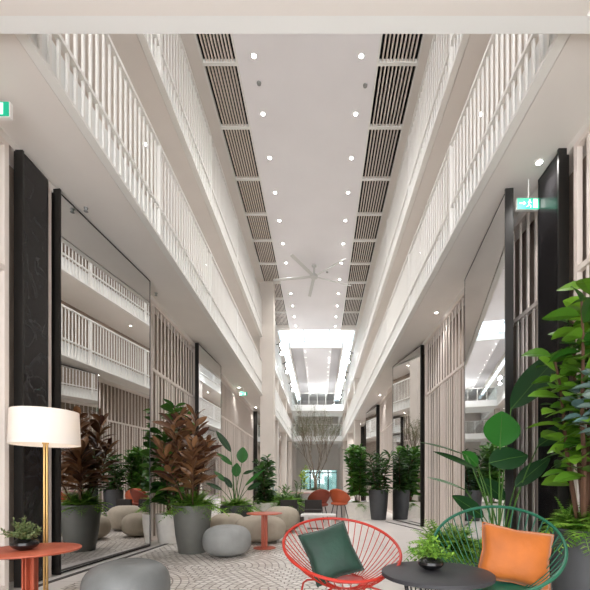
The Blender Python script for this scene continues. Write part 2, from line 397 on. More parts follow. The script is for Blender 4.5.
# ------------------------------------------------------------------ downlights
def spot(parent, W, col=(1, .975, .95), size=1.9, z=-.03, r=.05):
    l = bpy.data.lights.new('spot_light', 'SPOT'); l.energy = W; l.spot_size = size; l.spot_blend = 1; l.color = col; l.shadow_soft_size = r
    o = bpy.data.objects.new('spot_light', l); COL.objects.link(o); o.parent = parent; o.location = (0, 0, z); return o
def downlight(loc, label, group, W, r=.036):
    t = thing('downlight', label, 'ceiling light', loc, 0, group)
    MB().lathe([(r*1.45, -.012), (r*1.45, -.001), (r, -.001), (r, -.012)], n=20, ring=True).build('trim_ring', 'white_metal', t, True)
    MB().lathe([(r*.98, -.010), (r*.98, -.003)], n=20).build('lens', 'lamp_lens', t, True)
    if W: spot(t, W)
    return t
d1 = None
for k in range(12):
    y = 8.1 + k*1.27
    for X, s in ((-1.36, 'left'), (.85, 'right')):
        W = SPOT_W*2.0
        downlight((X, y, HC), 'small round downlight in the %s row along the high white ceiling' % s, s+' row of ceiling downlights', W, .042)
for k in range(12):
    for X, s in ((-.98, 'left'), (.64, 'right')):
        downlight((X, 26+k*1.15, HC-.121), 'tiny downlight in the %s row of the far ceiling panel' % s, s+' row of far ceiling downlights', SPOT_W*1.6, .022)
for k in range(10):
    y = 3.3+4.1*k
    if k: downlight((-3.3, y, H3), 'round downlight under the upper left gallery, seen through the railing', 'downlights under the upper left gallery', SPOT_W*.45)
    downlight((2.79, y-.6+.0, H3), 'round downlight under the upper right gallery, seen through the railing', 'downlights under the upper right gallery', SPOT_W*.45) if k else None
for k in range(9):
    y = 7.1+4.05*k
    downlight((-3.2, y, HC), 'round downlight above the upper left gallery', 'downlights above the upper left gallery', SPOT_W*.15)
    downlight((2.8, y, HC), 'round downlight above the upper right gallery', 'downlights above the upper right gallery', SPOT_W*.15)
for k in range(9):
    y = 4.7+4.15*k
    downlight((2.62, y, H1), 'round downlight under the lower right gallery, close to the screens', 'downlights under the lower right gallery', SPOT_W*.8)
for k in range(6):
    y = 15.8+4.15*k
    downlight((-3.25, y, H1), 'round downlight under the lower left gallery, close to the screens', 'downlights under the lower left gallery', SPOT_W*.8)
# twin spotlights clamped to upper rails, far
for X, lst, s in ((BL+.26, (22.8, 26.5, 31.7), 'left'), (BR-.26, (24.3, 28.6, 34.2), 'right')):
    for y in lst:
        t = thing('spotlight_cluster', 'bright twin spotlights fixed to the far upper railing on the %s' % s, 'spotlight', (X, y, R3-.12), 0, s+' railing spotlights')
        l = bpy.data.lights.new('cluster_light', 'SPOT'); l.energy = 150; l.spot_size = 1.9; l.spot_blend = 1; l.color = (.97, .98, 1); l.shadow_soft_size = .15; lo = bpy.data.objects.new('cluster_light', l); COL.objects.link(lo); lo.parent = t; lo.location = (.3 if X < 0 else -.3, -.1, -.5)
        MB().tube([(.24 if X > 0 else -.24, 0, .06), (0, 0, .06), (0, 0, -.5)], .03).build('bracket', 'black_metal', t)
        for i, (dy, dz) in enumerate(((-.25, 0), (.25, 0), (0, -.42))):
            h = MB().tube([(0, dy, dz), (-.0 + (.1 if X < 0 else -.1), dy-.12, dz-.08)], .11, 12).build('lamp_head', 'black_metal', t, True)
            MB().tube([((.101 if X < 0 else -.101), dy-.121, dz-.081), ((.112 if X < 0 else -.112), dy-.135, dz-.09)], .1, 12).build('lens', 'spot_lens', h)
# sprinkler heads and detectors
for (x, y, z) in ((-1.72*.78, 9.0-.35, HC), (1.0, 8.7, HC), (.30, 16.4, HC)):
    t = MB().lathe([(.045, -.03), (.05, -.001)], n=12).build('smoke_detector', 'pouf_grey', None, True); t.location = (x, y, z)
    tag(t, 'tiny round detector on the high white ceiling', 'detector', 'detectors on the high ceiling')
for p in (at(86, 208, 5.49), at(156, 293, 7.95)):
    t = MB().lathe([(.012, -.06), (.03, -.05), (.012, -.04), (.03, -.001)], n=10).build('sprinkler_head', 'pouf_grey', None, True); t.location = (p.x, p.y, H1)
    tag(t, 'small sprinkler head under the lower left gallery', 'sprinkler', 'sprinklers under the lower left gallery')
# large ceiling fan
fx = at(314, 274, 15.8)
t = thing('ceiling_fan', 'large pale ceiling fan with long thin blades on the high ceiling', 'fan', (-.24, 15.9, HC-.001))
MB().lathe([(.04, -.36), (.04, -.05), (.10, -.05), (.10, 0)], n=16).build('rod', 'fan_metal', t, True)
MB().lathe([(.02, -.52), (.15, -.50), (.16, -.40), (.04, -.36)], n=20).build('motor', 'fan_metal', t, True)
for k in range(5):
    a = k*2*PI/5 + .45; u = Vector((math.cos(a), math.sin(a), 0)); v = Vector((-u.y, u.x, .25)).normalized()
    MB().obox(u*.92+Vector((0, 0, -.45)), u*.80, v*.065, Vector((0, 0, .006))).build('blade', 'fan_metal', t)

# ------------------------------------------------------------------ screens, mirrors, stone panels on the walls
HS = EYE+3.756
def screen(x, y0, y1, side, label, seed=1, dense=True, top=HS):
    t = thing('slatted_screen', label, 'screen', (x, y0, 0)); L = y1-y0; rnd = random.Random(seed); dp = .05
    o = -side*0
    f = MB().box(-.03, .03, 0, .06, 0, top).box(-.03, .03, L-.06, L, 0, top).box(-.03, .03, .06, L-.06, top-.06, top).box(-.03, .03, .06, L-.06, 0, .08).box(-.03, .03, .06, L-.06, 3.52, 3.58)
    f.build('frame', 'cream_slat', t)
    s = MB(); y = .16
    while y < L-.12: s.box(-.012, .012, y, y+.035, 3.58, top-.06); y += .2
    y = .10
    while y < L-.1:
        wd = rnd.choice((.03, .045, .06)); s.box(-.009, .009, y, min(L-.07, y+wd), .08, 3.52); y += wd + rnd.choice((.07, .10, .14))
    s.build('slats', 'cream_slat', t)
    return t
def mirror(a, b, z1, label, name='mirror_panel', m='mirror_glass', near=.05, z0=.015):
    """standing panel from plan point a (near edge) to b (far edge)"""
    a = Vector((*a, 0)); b = Vector((*b, 0)); u = (b-a); L = u.length; u.normalize(); side = Vector((-u.y, u.x, 0))
    if a.x < 0: side = -side      # side points into the hall... away from the wall
    s_in = side if (side.x > 0) == (a.x < 0) else -side
    t = thing(name, label, 'mirror' if m == 'mirror_glass' else 'panel', (a.x, a.y, 0))
    hz = (z1-z0)/2; zc = (z0+z1)/2
    MB().obox(u*(L/2)+Vector((0, 0, zc)) - s_in*.03, u*(L/2-.02), s_in*.024, Vector((0, 0, hz-.02))).build('mirror' if m == 'mirror_glass' else 'stone_face', m, t)
    MB().obox(u*.01+Vector((0, 0, zc)) - s_in*.035, u*.012, s_in*near, Vector((0, 0, hz))).obox(u*(L-.012)+Vector((0, 0, zc)) - s_in*.035, u*.008, s_in*.032, Vector((0, 0, hz))) \
        .obox(u*(L/2)+Vector((0, 0, z1-.008)) - s_in*.035, u*(L/2-.022), s_in*.032, Vector((0, 0, .008))).obox(u*(L/2)+Vector((0, 0, z0+.008)) - s_in*.035, u*(L/2-.022), s_in*.032, Vector((0, 0, .008))).build('edge_frame', 'black_frame', t)
    return t
ZM = EYE+3.80
screen(WL, 2.6, 4.36, -1, 'pale slatted wall screen nearest on the left, beside the black stone panel', 1)
mirror((WL+.10, 4.45), (WL+.10, 4.90), EYE+3.77, 'tall narrow black stone panel behind the floor lamp', 'stone_panel', 'black_stone', .05)
screen(WL, 4.92, 5.05, -1, 'narrow pale upright screen between black panel and large mirror', 2)
mirror((-3.40, 5.08), (-3.187, 7.4), ZM, 'large tall pivoting mirror behind the rust side table, on the left wall', near=.08)
screen(WL, 8.05, 10.9, -1, 'pale slatted screen on the left wall behind the brown-leaved plant', 3)
mirror((-3.27, 10.55), (-3.18, 12.67), EYE+3.76, 'tall mirror past the brown-leaved plant, second on the left wall', near=.05)
screen(WL, 13.6, 20.6, -1, 'pale slatted screen on the left wall behind the paddle-leaved plant', 4)
mirror((-3.30, 20.3), (-3.1, 22.6), EYE+3.70, 'dark-edged mirror on the left wall just before the column', near=.10)
mirror((-3.0, 24.0), (-2.75, 26.6), EYE+3.70, 'dark-edged mirror on the left wall beyond the column', near=.10)
screen(WL, 27, 43, -1, 'pale slatted screen far down the left wall', 5)
screen(WR, 2.4, 4.38, 1, 'pale slatted screen nearest on the right, behind the broad-leaved plant', 6)
mirror((WR-.10, 4.50), (WR-.10, 4.98), EYE+3.83, 'tall narrow black stone panel behind the big green plants', 'stone_panel', 'black_stone', .06)
screen(WR, 5.02, 6.6, 1, 'pale slatted screen between the black stone panel and the tall tilted mirror', 7)
mirror((2.38, 5.02), (2.67, 7.28), EYE+3.76, 'tall tilted mirror behind the large paddle-leaved plant, on the right wall', near=.05)
screen(WR, 7.5, 10.6, 1, 'pale slatted screen between the two mirrors of the right wall', 8)
mirror((2.75, 10.7), (2.34, 12.7), EYE+3.76, 'tilted mirror beside the white planter on the right wall', near=.05)
screen(WR, 13.2, 18.6, 1, 'pale slatted screen on the right wall behind the far green shrubs', 9)
mirror((2.76, 18.7), (2.45, 21.0), EYE+3.72, 'dark-edged mirror on the right wall beyond the green shrubs', near=.12)
mirror((2.76, 26.0), (2.45, 28.4), EYE+3.72, 'farthest dark-edged mirror on the right wall', near=.12)
screen(WR, 28.6, 43, 1, 'pale slatted screen far down the right wall', 10)
# headers over screens (close the recess)
struct('trim_6', MB().box(WL-.03, WL+.03, 2, 43, HS+.0, H1), 'soffit_paint'); struct('trim_7', MB().box(WR-.03, WR+.03, 2, 43, HS+.0, H1), 'soffit_paint')
# dark floor tracks at the mirrors
for a, b, lb in (((-3.30, 4.3), (-3.0, 7.9), 'dark metal floor track in front of the large left mirror'), ((2.6, 9.9), (2.05, 12.2), 'dark metal floor track at the right mirror beside the white planter')):
    a = Vector((*a, .004)); b = Vector((*b, .004)); u = (b-a)/2; s = Vector((-u.y, u.x, 0)).normalized()
    t = MB().obox((a+b)/2, u, s*.035, Vector((0, 0, .004))).build('floor_track', 'track_metal'); tag(t, lb, 'floor track')

# ------------------------------------------------------------------ exit signs
def exit_sign(p, rz, label, sc=1, w=.32, h=.15):
    hz = H1-p[2]
    t = thing('exit_sign', label, 'exit sign', p, rz); t.scale = (sc,)*3
    MB().box(-w/2, w/2, -.02, .02, -h, 0).build('casing', 'white_metal', t)
    MB().box(-w/2+.006, w/2-.006, -.026, -.0205, -h+.006, -.006).build('face', 'sign_green', t)
    m = MB(); y0, y1 = -.030, -.0265
    # arrow, door and running figure
    m.box(-.125, -.075, y0, y1, -.08, -.066); m.add([(-.075, y0, -.05), (-.075, y0, -.096), (-.045, y0, -.073)], [(0, 1, 2)])
    m.box(.045, .10, y0, y1, -.13, -.02); m.box(-.005, .008, y0, y1, -.04, -.026)
    for q in (((.0, -.045), (-.01, -.085)), ((-.01, -.085), (.015, -.105)), ((.015, -.105), (.012, -.128)), ((-.01, -.085), (-.02, -.11)), ((-.02, -.11), (-.038, -.118)), ((0, -.05), (.022, -.07)), ((0, -.05), (-.022, -.065))):
        m.tube([(q[0][0], -.0285, q[0][1]), (q[1][0], -.0285, q[1][1])], .005, 5)
    m.build('pictogram', 'sign_white', t)
    MB().tube([(0, 0, 0), (0, 0, hz)], .008, 6).build('hanger', 'white_metal', t)
exit_sign(at(-5, 103.5, 3.86), 0, 'green exit sign hanging nearest under the lower left gallery', 1)
exit_sign(at(528.5, 199, 4.98), 0, 'green exit sign hanging under the lower right gallery beside the black panel')
exit_sign(at(243.5, 392, 15.9), 0, 'small far green exit sign under the lower left gallery', 1)

# ------------------------------------------------------------------ furniture
def side_table(name, loc, r, h, label, sc=1):
    t = thing(name, label, 'side table', loc)
    MB().lathe([(r-.012, h-.022), (r, h-.014), (r, h-.003), (r-.004, h)], n=64).build('tabletop', 'rust_metal', t, True)
    MB().box(-.055, .055, -.006, .006, .012, h-.022).box(-.006, .006, -.055, .055, .012, h-.022).box(-.055, -.04, -.03, .03, .012, h-.022).box(.04, .055, -.03, .03, .012, h-.022).build('stem', 'rust_metal', t)
    MB().lathe([(r*.62, 0), (r*.62, .010), (r*.60, .012)], n=48).build('base_plate', 'rust_metal', t, True)
    return t
T1 = at(30, 549, 3.57); T1.z = 0
side_table('side_table', T1, .405, .6, 'round rust-red metal side table beside the brass floor lamp')
T2 = at(264.5, 548, 7.25); T2.z = 0
side_table('side_table', T2, .33, .65, 'small round rust-red side table in front of the beige pouf')
# black coffee table
t = thing('coffee_table', 'round black coffee table with wire base between the two wire chairs', 'coffee table', (.853, 2.88, 0))
MB().lathe([(.388, .518), (.397, .523), (.397, .547), (.392, .551)], n=72).build('tabletop', 'table_black', t, True)
wb = MB(); 
for k in range(30):
    a = 2*PI*k/30; wb.tube([(.24*math.cos(a), .24*math.sin(a), .52), (.20*math.cos(a), .20*math.sin(a), .26), (.24*math.cos(a), .24*math.sin(a), .01)], .005, 6)
wb.build('wire_base', 'black_metal', t, True)
rg = MB()
for rr, z in ((.24, .512), (.24, .01), (.20, .26)): rg.tube([(rr*math.cos(2*PI*k/40), rr*math.sin(2*PI*k/40), z) for k in range(40)], .007, 6, closed=True)
rg.build('ring', 'black_metal', t, True)

def bowl_plant(loc, s, label, seed, lm):
    t = thing('potted_succulent', label, 'potted plant', loc); rnd = random.Random(seed)
    MB().lathe([(.05*s, 0), (.06*s, .004*s), (.105*s, .03*s), (.128*s, .06*s), (.125*s, .085*s), (.09*s, .112*s), (.055*s, .122*s), (.055*s, .118*s)], n=40).build('bowl', 'bowl_black', t, True)
    m = MB(); st = MB()
    for k in range(46):
        a = rnd.uniform(0, 2*PI); e = rnd.uniform(.15, 1.45); L = rnd.uniform(.10, .24)*s
        d = Vector((math.cos(a)*math.cos(e), math.sin(a)*math.cos(e), math.sin(e))); b = Vector((0, 0, .11*s)); tip = b+d*L
        st.tube([b, b+d*L*.5+Vector((0, 0, .01)), tip], .0022*s, 4)
        for q in range(16):
            a2 = rnd.uniform(0, 2*PI); e2 = rnd.uniform(-.5, 1.4); dd = Vector((math.cos(a2)*math.cos(e2), math.sin(a2)*math.cos(e2), math.sin(e2)))
            m.leaf(b+d*L*rnd.uniform(.5, 1.05), dd, (rnd.uniform(-1, 1), rnd.uniform(-1, 1), 1.01), rnd.uniform(.028, .05)*s, .017*s, .1, n=3)
    m.build('foliage', lm, t); st.build('stems', 'stem_green', t)
    return t
bowl_plant(at(28, 551, 3.40)*1 if False else Vector((T1.x-.01, T1.y-.05, .6)), .85, 'green succulent in a black bowl on the rust side table', 3, 'leaf_olive')
bowl_plant(Vector((.83, 2.95, .551)), .74, 'bushy green sprig in a black bowl on the coffee table', 5, 'leaf_fern')

# floor lamp
LP = Vector(((45.5-320)/F*4.05, 4.05, 0))
def floor_lamp(loc, s, label):
    t = thing('floor_lamp', label, 'floor lamp', loc); t.scale = (s,)*3
    MB().lathe([(.17, 0), (.17, .018), (.165, .022)], n=40).build('base', 'brass', t, True)
    MB().tube([(-.013, 0, .022), (-.013, 0, 1.62)], .011, 12).tube([(.016, 0, .022), (.016, 0, 1.62)], .011, 12).build('pole', 'brass', t, True)
    MB().tube([(0, 0, 1.60), (0, 0, 1.70)], .03, 14).build('socket', 'brass', t, True)
    MB().tube([(-.298, 0, 1.925), (.298, 0, 1.925)], .004, 6).tube([(0, -.298, 1.925), (0, .298, 1.925)], .004, 6).tube([(0, 0, 1.70), (0, 0, 1.925)], .006, 6).build('shade_holder', 'brass', t)
    sh = MB(); n = 72; vs = []; fs = []
    for r, z in ((.312, 1.59), (.300, 1.935), (.297, 1.935), (.309, 1.59)):
        for j in range(n): a = 2*PI*j/n; vs.append((r*math.cos(a), r*math.sin(a), z))
    for i in range(4):
        for j in range(n): fs.append((i*n+j, i*n+(j+1) % n, ((i+1) % 4)*n+(j+1) % n, ((i+1) % 4)*n+j))
    sh.add(vs, fs); sh.build('lamp_shade', 'lamp_shade_cloth', t, True)
    b = MB(); b.lathe([(.008, 1.70), (.03, 1.73), (.035, 1.76), (.02, 1.79), (.005, 1.795)], n=16); b.build('bulb', 'bulb_glow', t, True)
    l = bpy.data.lights.new('bulb_light', 'POINT'); l.energy = 2.2; l.color = (1, .78, .58); l.shadow_soft_size = .05
    o = bpy.data.objects.new('bulb_light', l); COL.objects.link(o); o.parent = t; o.location = (0, 0, 1.835)
    return t
emis('bulb_glow', (1, .85, .65), 3)
floor_lamp(LP, 1, 'tall brass floor lamp with a wide white drum shade')
floor_lamp(Vector((-2.86, 8.75, 0)), .9, 'brass floor lamp with white shade standing behind the brown-leaved plant')

# poufs
def pouf(loc, rx, ry, h, m, label, n=48, hollow=.0):
    prof = []
    for i in range(17):
        a = -PI/2 + PI*i/16
        c = abs(math.cos(a))**.62; s_ = math.copysign(abs(math.sin(a))**.8, math.sin(a)); prof.append((max(.02, c), s_))
    pr = [(r, h/2 + z*h/2) for r, z in prof]; pr[-1] = (.12, h-.012); pr[-2] = (.42, h-.002)
    o = MB().lathe(pr, n=n, sx=rx, sy=ry).build('pouf', m, None, True, loc); tag(o, label, 'pouf'); return o
pouf(Vector((-1.775, 3.62, 0)), .375, .375, .485, 'pouf_concrete', 'smooth blue-grey pouf in the near foreground')
pouf(Vector((-1.54, 6.52, 0)), .395, .395, .50, 'pouf_grey', 'smaller-looking light grey pouf in front of the large grey planter')
pouf(Vector((-1.22, 8.05, 0)), .52, .45, .53, 'pouf_beige', 'wide beige pouf behind the small rust side table')
pouf(Vector((-2.05, 8.75, 0)), .40, .40, .52, 'pouf_beige', 'beige pouf partly hidden behind the light grey pouf')
pouf(Vector((-.95, 9.7, 0)), .45, .4, .62, 'pouf_beige', 'beige pouf farther back, below the leafy planters')

# wire chairs
def wire_chair(name, loc, rz, r, zc, tilt, wire, seatm, label, legs=4, seatpad=False, nw=44, ro=.08, zr=.40, rr=.15):
    """local -Y is the front"""
    t = thing(name, label, 'chair', loc, rz); ca, sa = math.cos(tilt), math.sin(tilt)
    def rim(a, k=1.0): return Vector((r*k*math.cos(a), r*k*math.sin(a)*ca, zc + r*k*math.sin(a)*sa))
    def ring(a): return Vector((rr*math.cos(a), -ro + rr*math.sin(a), zr + .03*math.sin(a)))
    MB().tube([rim(2*PI*k/72) for k in range(72)], .0125, 8, closed=True).build('rim', wire, t, True)
    MB().tube([ring(2*PI*k/40) for k in range(40)], .009, 8, closed=True).build('seat_ring', wire, t, True)
    w_ = MB()
    for k in range(nw):
        a = 2*PI*(k+.5)/nw; p = rim(a); q = ring(a); mid = (p+q)/2 + Vector((0, 0, -.07)); pts = []
        for i in range(9):
            s = i/8; pts.append(p*(1-s)**2 + mid*2*s*(1-s) + q*s*s)
        w_.tube(pts, .0042, 6)
    w_.build('wires', wire, t, True)
    base = MB().tube([(.405*math.cos(2*PI*k/40), -.025+.405*math.sin(2*PI*k/40), .16) for k in range(40)], .009, 8, closed=True); base.build('base_ring', wire, t, True)
    for sx in (-1, 1):
        for sy in (-1, 1):
            MB().tube([(sx*rr*.7, -ro+sy*rr*.7, zr-.012), (sx*.25, sy*.25-.03, zr-.05), (sx*.28, sy*.28-.03, zr-.08), (sx*.33, sy*.33-.02, .008)], .009, 8).build('leg', wire, t, True)
    if seatpad:
        MB().lathe([(.02, 0), (.24, .0), (.27, .02), (.26, .045), (.1, .055)], (0, -ro, zr+.0), 40).build('seat_pad', seatm, t, True)
    else:
        MB().lathe([(rr-.01, 0), (rr-.005, .006)], (0, -ro, zr+.006), 40).build('seat_plate', wire, t, True)
    return t
RC = (.185, 3.30, 0)
wire_chair('wire_chair', RC, math.radians(14), .49, .672, math.radians(23), 'red_wire', 'red_wire', 'round red wire lounge chair holding a dark green cushion', nw=46, ro=.06, zr=.40)
GC = (1.37, 3.08, 0)
wire_chair('wire_chair', GC, math.radians(-26), .475, .715, math.radians(36), 'green_wire', 'green_seat', 'round green wire lounge chair holding an orange cushion', seatpad=True, nw=46, ro=.10, zr=.38)

def cushion(loc, W, H, T, mx, m, label, name='cushion', seam=None):
    n = 18; vs = []; fs = []
    def P(u, v, sgn):
        x = (abs(u)**1.0)*math.copysign(1, u); k = 1-.07*(1-v*v)*0
        px = u*W/2*(1-.09*(1-abs(v))**1.0*abs(u)**3); pz = v*H/2*(1-.09*(1-abs(u))**1.0*abs(v)**3)
        th = T/2*((1-abs(u)**2.6)*(1-abs(v)**2.6))**.45
        return (px, sgn*th, pz)
    for sgn in (-1, 1):
        for i in range(n+1):
            for j in range(n+1): vs.append(P(-1+2*j/n, -1+2*i/n, sgn))
    N = (n+1)**2
    for i in range(n):
        for j in range(n):
            a = i*(n+1)+j; fs.append((a, a+1, a+n+2, a+n+1)); b = a+N; fs.append((b, b+n+1, b+n+2, b+1))
    t = bpy.data.objects.new(name, None); COL.objects.link(t); t.matrix_world = mx; t.location = loc; tag(t, label, 'cushion')
    mb = MB(); mb.add(vs, fs); o = mb.build('cover', m, t, True)
    me = o.data; import bmesh as _b; bm = _b.new(); bm.from_mesh(me); _b.ops.remove_doubles(bm, verts=bm.verts, dist=1e-4); bm.to_mesh(me); bm.free()
    for p in me.polygons: p.use_smooth = True
    e = [P(-1+2*j/n, -1, 0) for j in range(n+1)] + [P(1, -1+2*i/n, 0) for i in range(1, n+1)] + [P(1-2*j/n, 1, 0) for j in range(1, n+1)] + [P(-1, 1-2*i/n, 0) for i in range(1, n)]
    MB().tube(e, .0045, 6, closed=True).build('piping', seam or m, t, True)
    return t
def rot(lean, roll, yaw): return Matrix.Rotation(yaw, 4, 'Z') @ Matrix.Rotation(lean, 4, 'X') @ Matrix.Rotation(roll, 4, 'Y')
cushion(at(331, 552.5, 3.20), .41, .44, .15, rot(-math.radians(26), -math.radians(17), math.radians(10)), 'green_velvet', 'dark green velvet cushion lying tilted in the red wire chair')
cushion(at(515, 556, 3.02), .52, .44, .17, rot(-math.radians(18), math.radians(10), math.radians(-10)), 'orange_velvet', 'orange velvet cushion propped in the green wire chair')

# ------------------------------------------------------------------ plants
def pot_round(t, r, h, m, rb=None):
    rb = rb or r*.72
    MB().lathe([(rb*.97, 0), (rb, .01), (rb+(r-rb)*.55, h*.4), (r*.985, h*.85), (r, h-.006), (r-.008, h), (r-.03, h), (r-.035, h-.09), (rb*.8, .02)], n=56).build('pot', m, t, True)
    MB().lathe([(r-.04, h-.08), (r-.045, h-.065), (.02, h-.055)], n=30).build('soil', 'soil', t, True)
def pot_box(t, w, d, h, m):
    MB().box(-w/2, w/2, -d/2, d/2, 0, h-.05).box(-w/2, w/2, -d/2, -d/2+.03, h-.05, h).box(-w/2, w/2, d/2-.03, d/2, h-.05, h).box(-w/2, -w/2+.03, -d/2+.03, d/2-.03, h-.05, h).box(w/2-.03, w/2, -d/2+.03, d/2-.03, h-.05, h).build('pot', m, t)
    MB().box(-w/2+.031, w/2-.031, -d/2+.031, d/2-.031, h-.049, h-.03).build('soil', 'soil', t)
def fern(c, R, Hh, n, seed, m=None, W=None, leafl=.07, sx=1, sy=1):
    m = m or MB(); rnd = random.Random(seed)
    for k in range(int(n*1.7)):
        a = rnd.uniform(0, 2*PI); e = rnd.uniform(.1, 1.3); L = R*rnd.uniform(.65, 1.1); b = Vector(c) + Vector((rnd.uniform(-1, 1)*R*.35*sx, rnd.uniform(-1, 1)*R*.35*sy, 0))
        d = Vector((math.cos(a)*math.cos(e)*sx, math.sin(a)*math.cos(e)*sy, math.sin(e)*Hh/R)); side = Vector((-math.sin(a), math.cos(a), 0)); N = 10; pts = []
        for i in range(N+1):
            t = i/N; pts.append(b + d*L*t - Vector((0, 0, L*.55*t*t*math.cos(e))))
        m.tube(pts, .003, 3, cap=False)
        for i in range(1, N+1):
            t = i/N; ll = leafl*(1.15-t*.8)*(.6 if t < .15 else 1)*R/.35; fw = (pts[i]-pts[i-1]).normalized()
            for s in (-1, 1): m.leaf(pts[i], side*s+fw*.5, (0, 0, 1), ll, ll*.34, .15, .1, n=2)
    return m
def broad(c, r, h, n, seed, L, W, base_h=0, stems=4, lean=.25, up=.5, m=None, st=None, taper=1.0):
    """several upright stems with leaves spiralling around them"""
    m = m or MB(); st = st or MB(); rnd = random.Random(seed); c = Vector(c)
    for s in range(stems):
        a0 = 2*PI*s/stems + rnd.uniform(-.4, .4); hh = h*rnd.uniform(.62, 1) if s else h
        off = r*lean*rnd.uniform(.5, 1.3) if s else r*.08; pts = []
        for i in range(7):
            t = i/6; pts.append(c + Vector((math.cos(a0)*off*(.3+t*1.2), math.sin(a0)*off*(.3+t*1.2), hh*t)) + Vector((rnd.uniform(-.01, .01), rnd.uniform(-.01, .01), 0)))
        st.tube(pts, [.016*(1-.6*i/6)*max(1, h/1.5) for i in range(7)], 6)
        k = int(n/stems)
        for i in range(k):
            t = base_h + (1-base_h)*(i/k)**.9; q = t*6; j = min(5, int(q)); p = pts[j].lerp(pts[j+1], q-j)
            a = i*2.39996 + s; e = up*(.3+t*.9) + rnd.uniform(-.25, .25)
            d = Vector((math.cos(a)*math.cos(e), math.sin(a)*math.cos(e), math.sin(e))); l = L*rnd.uniform(.7, 1.1)*(1-.25*t*taper)
            m.leaf(p + d*.02, d, (rnd.uniform(-.8, .8), rnd.uniform(-.8, .8)-.2, 1), l, W*rnd.uniform(.8, 1.1)*l/L, rnd.uniform(.1, .45), .12, n=5)
    return m, st
def potted(name, loc, potf, label, layers, cat='potted plant'):
    t = thing(name, label, cat, loc); potf(t)
    for nm, mb, mt in layers: mb.build(nm, mt, t, nm in ('stems', 'trunk'))
    return t
# large grey planter with brown-leaved plant
m, s = broad((0, 0, .74), .45, 1.62, 300, 17, .40, .115, .30, 7, .78, .8, taper=.1)
f = fern((0, 0, .80), .46, .42, 75, 12, leafl=.12)
potted('potted_rubber_plant', (-2.21, 6.82, 0), lambda t: pot_round(t, .325, .82, 'pot_grey'), 'brown-leaved plant in a tall tapered grey planter with ferns at its rim', [('foliage', m, 'leaf_brown'), ('stems', s, 'stem_brown'), ('underplanting', f, 'leaf_fern')])
# white pot dark green
m, s = broad((0, 0, .5), .4, 2.28, 260, 21, .36, .22, .15, 4, .55, .5, taper=.3)
f = fern((0, 0, .55), .34, .2, 40, 22, leafl=.08)
potted('potted_fiddle_leaf', (-3.0, 8.0, 0), lambda t: pot_round(t, .33, .58, 'pot_white', .27), 'tall green broad-leaved plant in a low white planter by the screen', [('foliage', m, 'leaf_green'), ('stems', s, 'stem_brown'), ('underplanting', f, 'leaf_fern')])

def paddle_plant(name, loc, potf, label, leaves, extra=(), root=None):
    """leaves: (base point, tip point, width, facing, material) in hall coordinates"""
    t = thing(name, label, 'potted plant', loc); L0 = Vector(loc); potf(t); root = Vector(root if root else (0, 0, .4))
    rnd = random.Random(4)
    for (b, tip, W, nrm, mt) in leaves:
        b = Vector(b)-L0; tip = Vector(tip)-L0; d = tip-b
        r0 = root + Vector((rnd.uniform(-.06, .06), rnd.uniform(-.06, .06), 0)); mid = r0.lerp(b, .55); mid.x = r0.x + (b.x-r0.x)*.35; mid.y = r0.y+(b.y-r0.y)*.35
        lf = MB().leaf(b, d, nrm, d.length, W, .06, .07, n=12, shape=.85).build('leaf', mt, t, True)
        pts = [r0*(1-s)**2 + mid*2*s*(1-s) + b*s*s for s in [i/8 for i in range(9)]]
        MB().tube(pts + [b + d*.5*1 - Vector((0, 0, .06*d.length*.25)), b + d*.93 - Vector((0, 0, .06*d.length*.86))], [.014-.008*i/8 for i in range(9)] + [.004, .002], 6).build('stalk', 'stem_green', lf, True)
    for nm, mb, mt in extra: mb.build(nm, mt, t)
    return t
FC = (0, -1, .25)
D = 4.55
lv = [
 (at(511, 409, D), at(567, 342, D+.1), .33, (-.3, -1, .3), 'leaf_paddle_dark'),
 (at(500, 447, D-.1), at(502, 409, D-.1), .42, FC, 'leaf_paddle'),
 (at(489, 463, D-.15), at(528, 453, D-.15), .30, (0, -1, .6), 'leaf_paddle_dark'),
 (at(515, 487, D), at(550, 455, D), .19, (-.4, -1, .4), 'leaf_paddle_dark'),
 (at(538, 446, D), at(578, 419, D), .2, (0, -1, .6), 'leaf_paddle_dark'),
 (at(466, 455, D+.1), at(420, 438, D-.3), .14, (0, -.4, 1), 'leaf_paddle'),
 (at(478, 470, D), at(433, 448, D-.2), .13, (0, -.7, .8), 'leaf_paddle_dark'),
 (at(466, 490, D-.1), at(427, 474, D-.4), .12, (0, -.5, 1), 'leaf_paddle'),
 (at(484, 517, D-.1), at(452, 493, D-.2), .19, (.3, -1, .3), 'leaf_paddle_dark'),
 (at(478, 466, D+.2), at(462, 450, D+.2), .2, (.2, -1, .5), 'leaf_paddle'),
 (at(505, 500, D+.2), at(478, 476, D+.3), .26, (.2, -.9, .5), 'leaf_paddle_dark'),
]
TL = Vector((1.85, 4.62, 0))
f = fern((-.36, -.08, .42), .46, .44, 95, 31, leafl=.12); fern((.2, 0, .42), .36, .3, 50, 32, m=f, leafl=.11)
paddle_plant('potted_bird_of_paradise', TL, lambda t: pot_box(t, 1.05, .5, .45, 'pot_dark'), 'large plant with broad paddle leaves rising behind the green wire chair', lv, [('underplanting', f, 'leaf_fern')], root=(.22, -.05, .4))
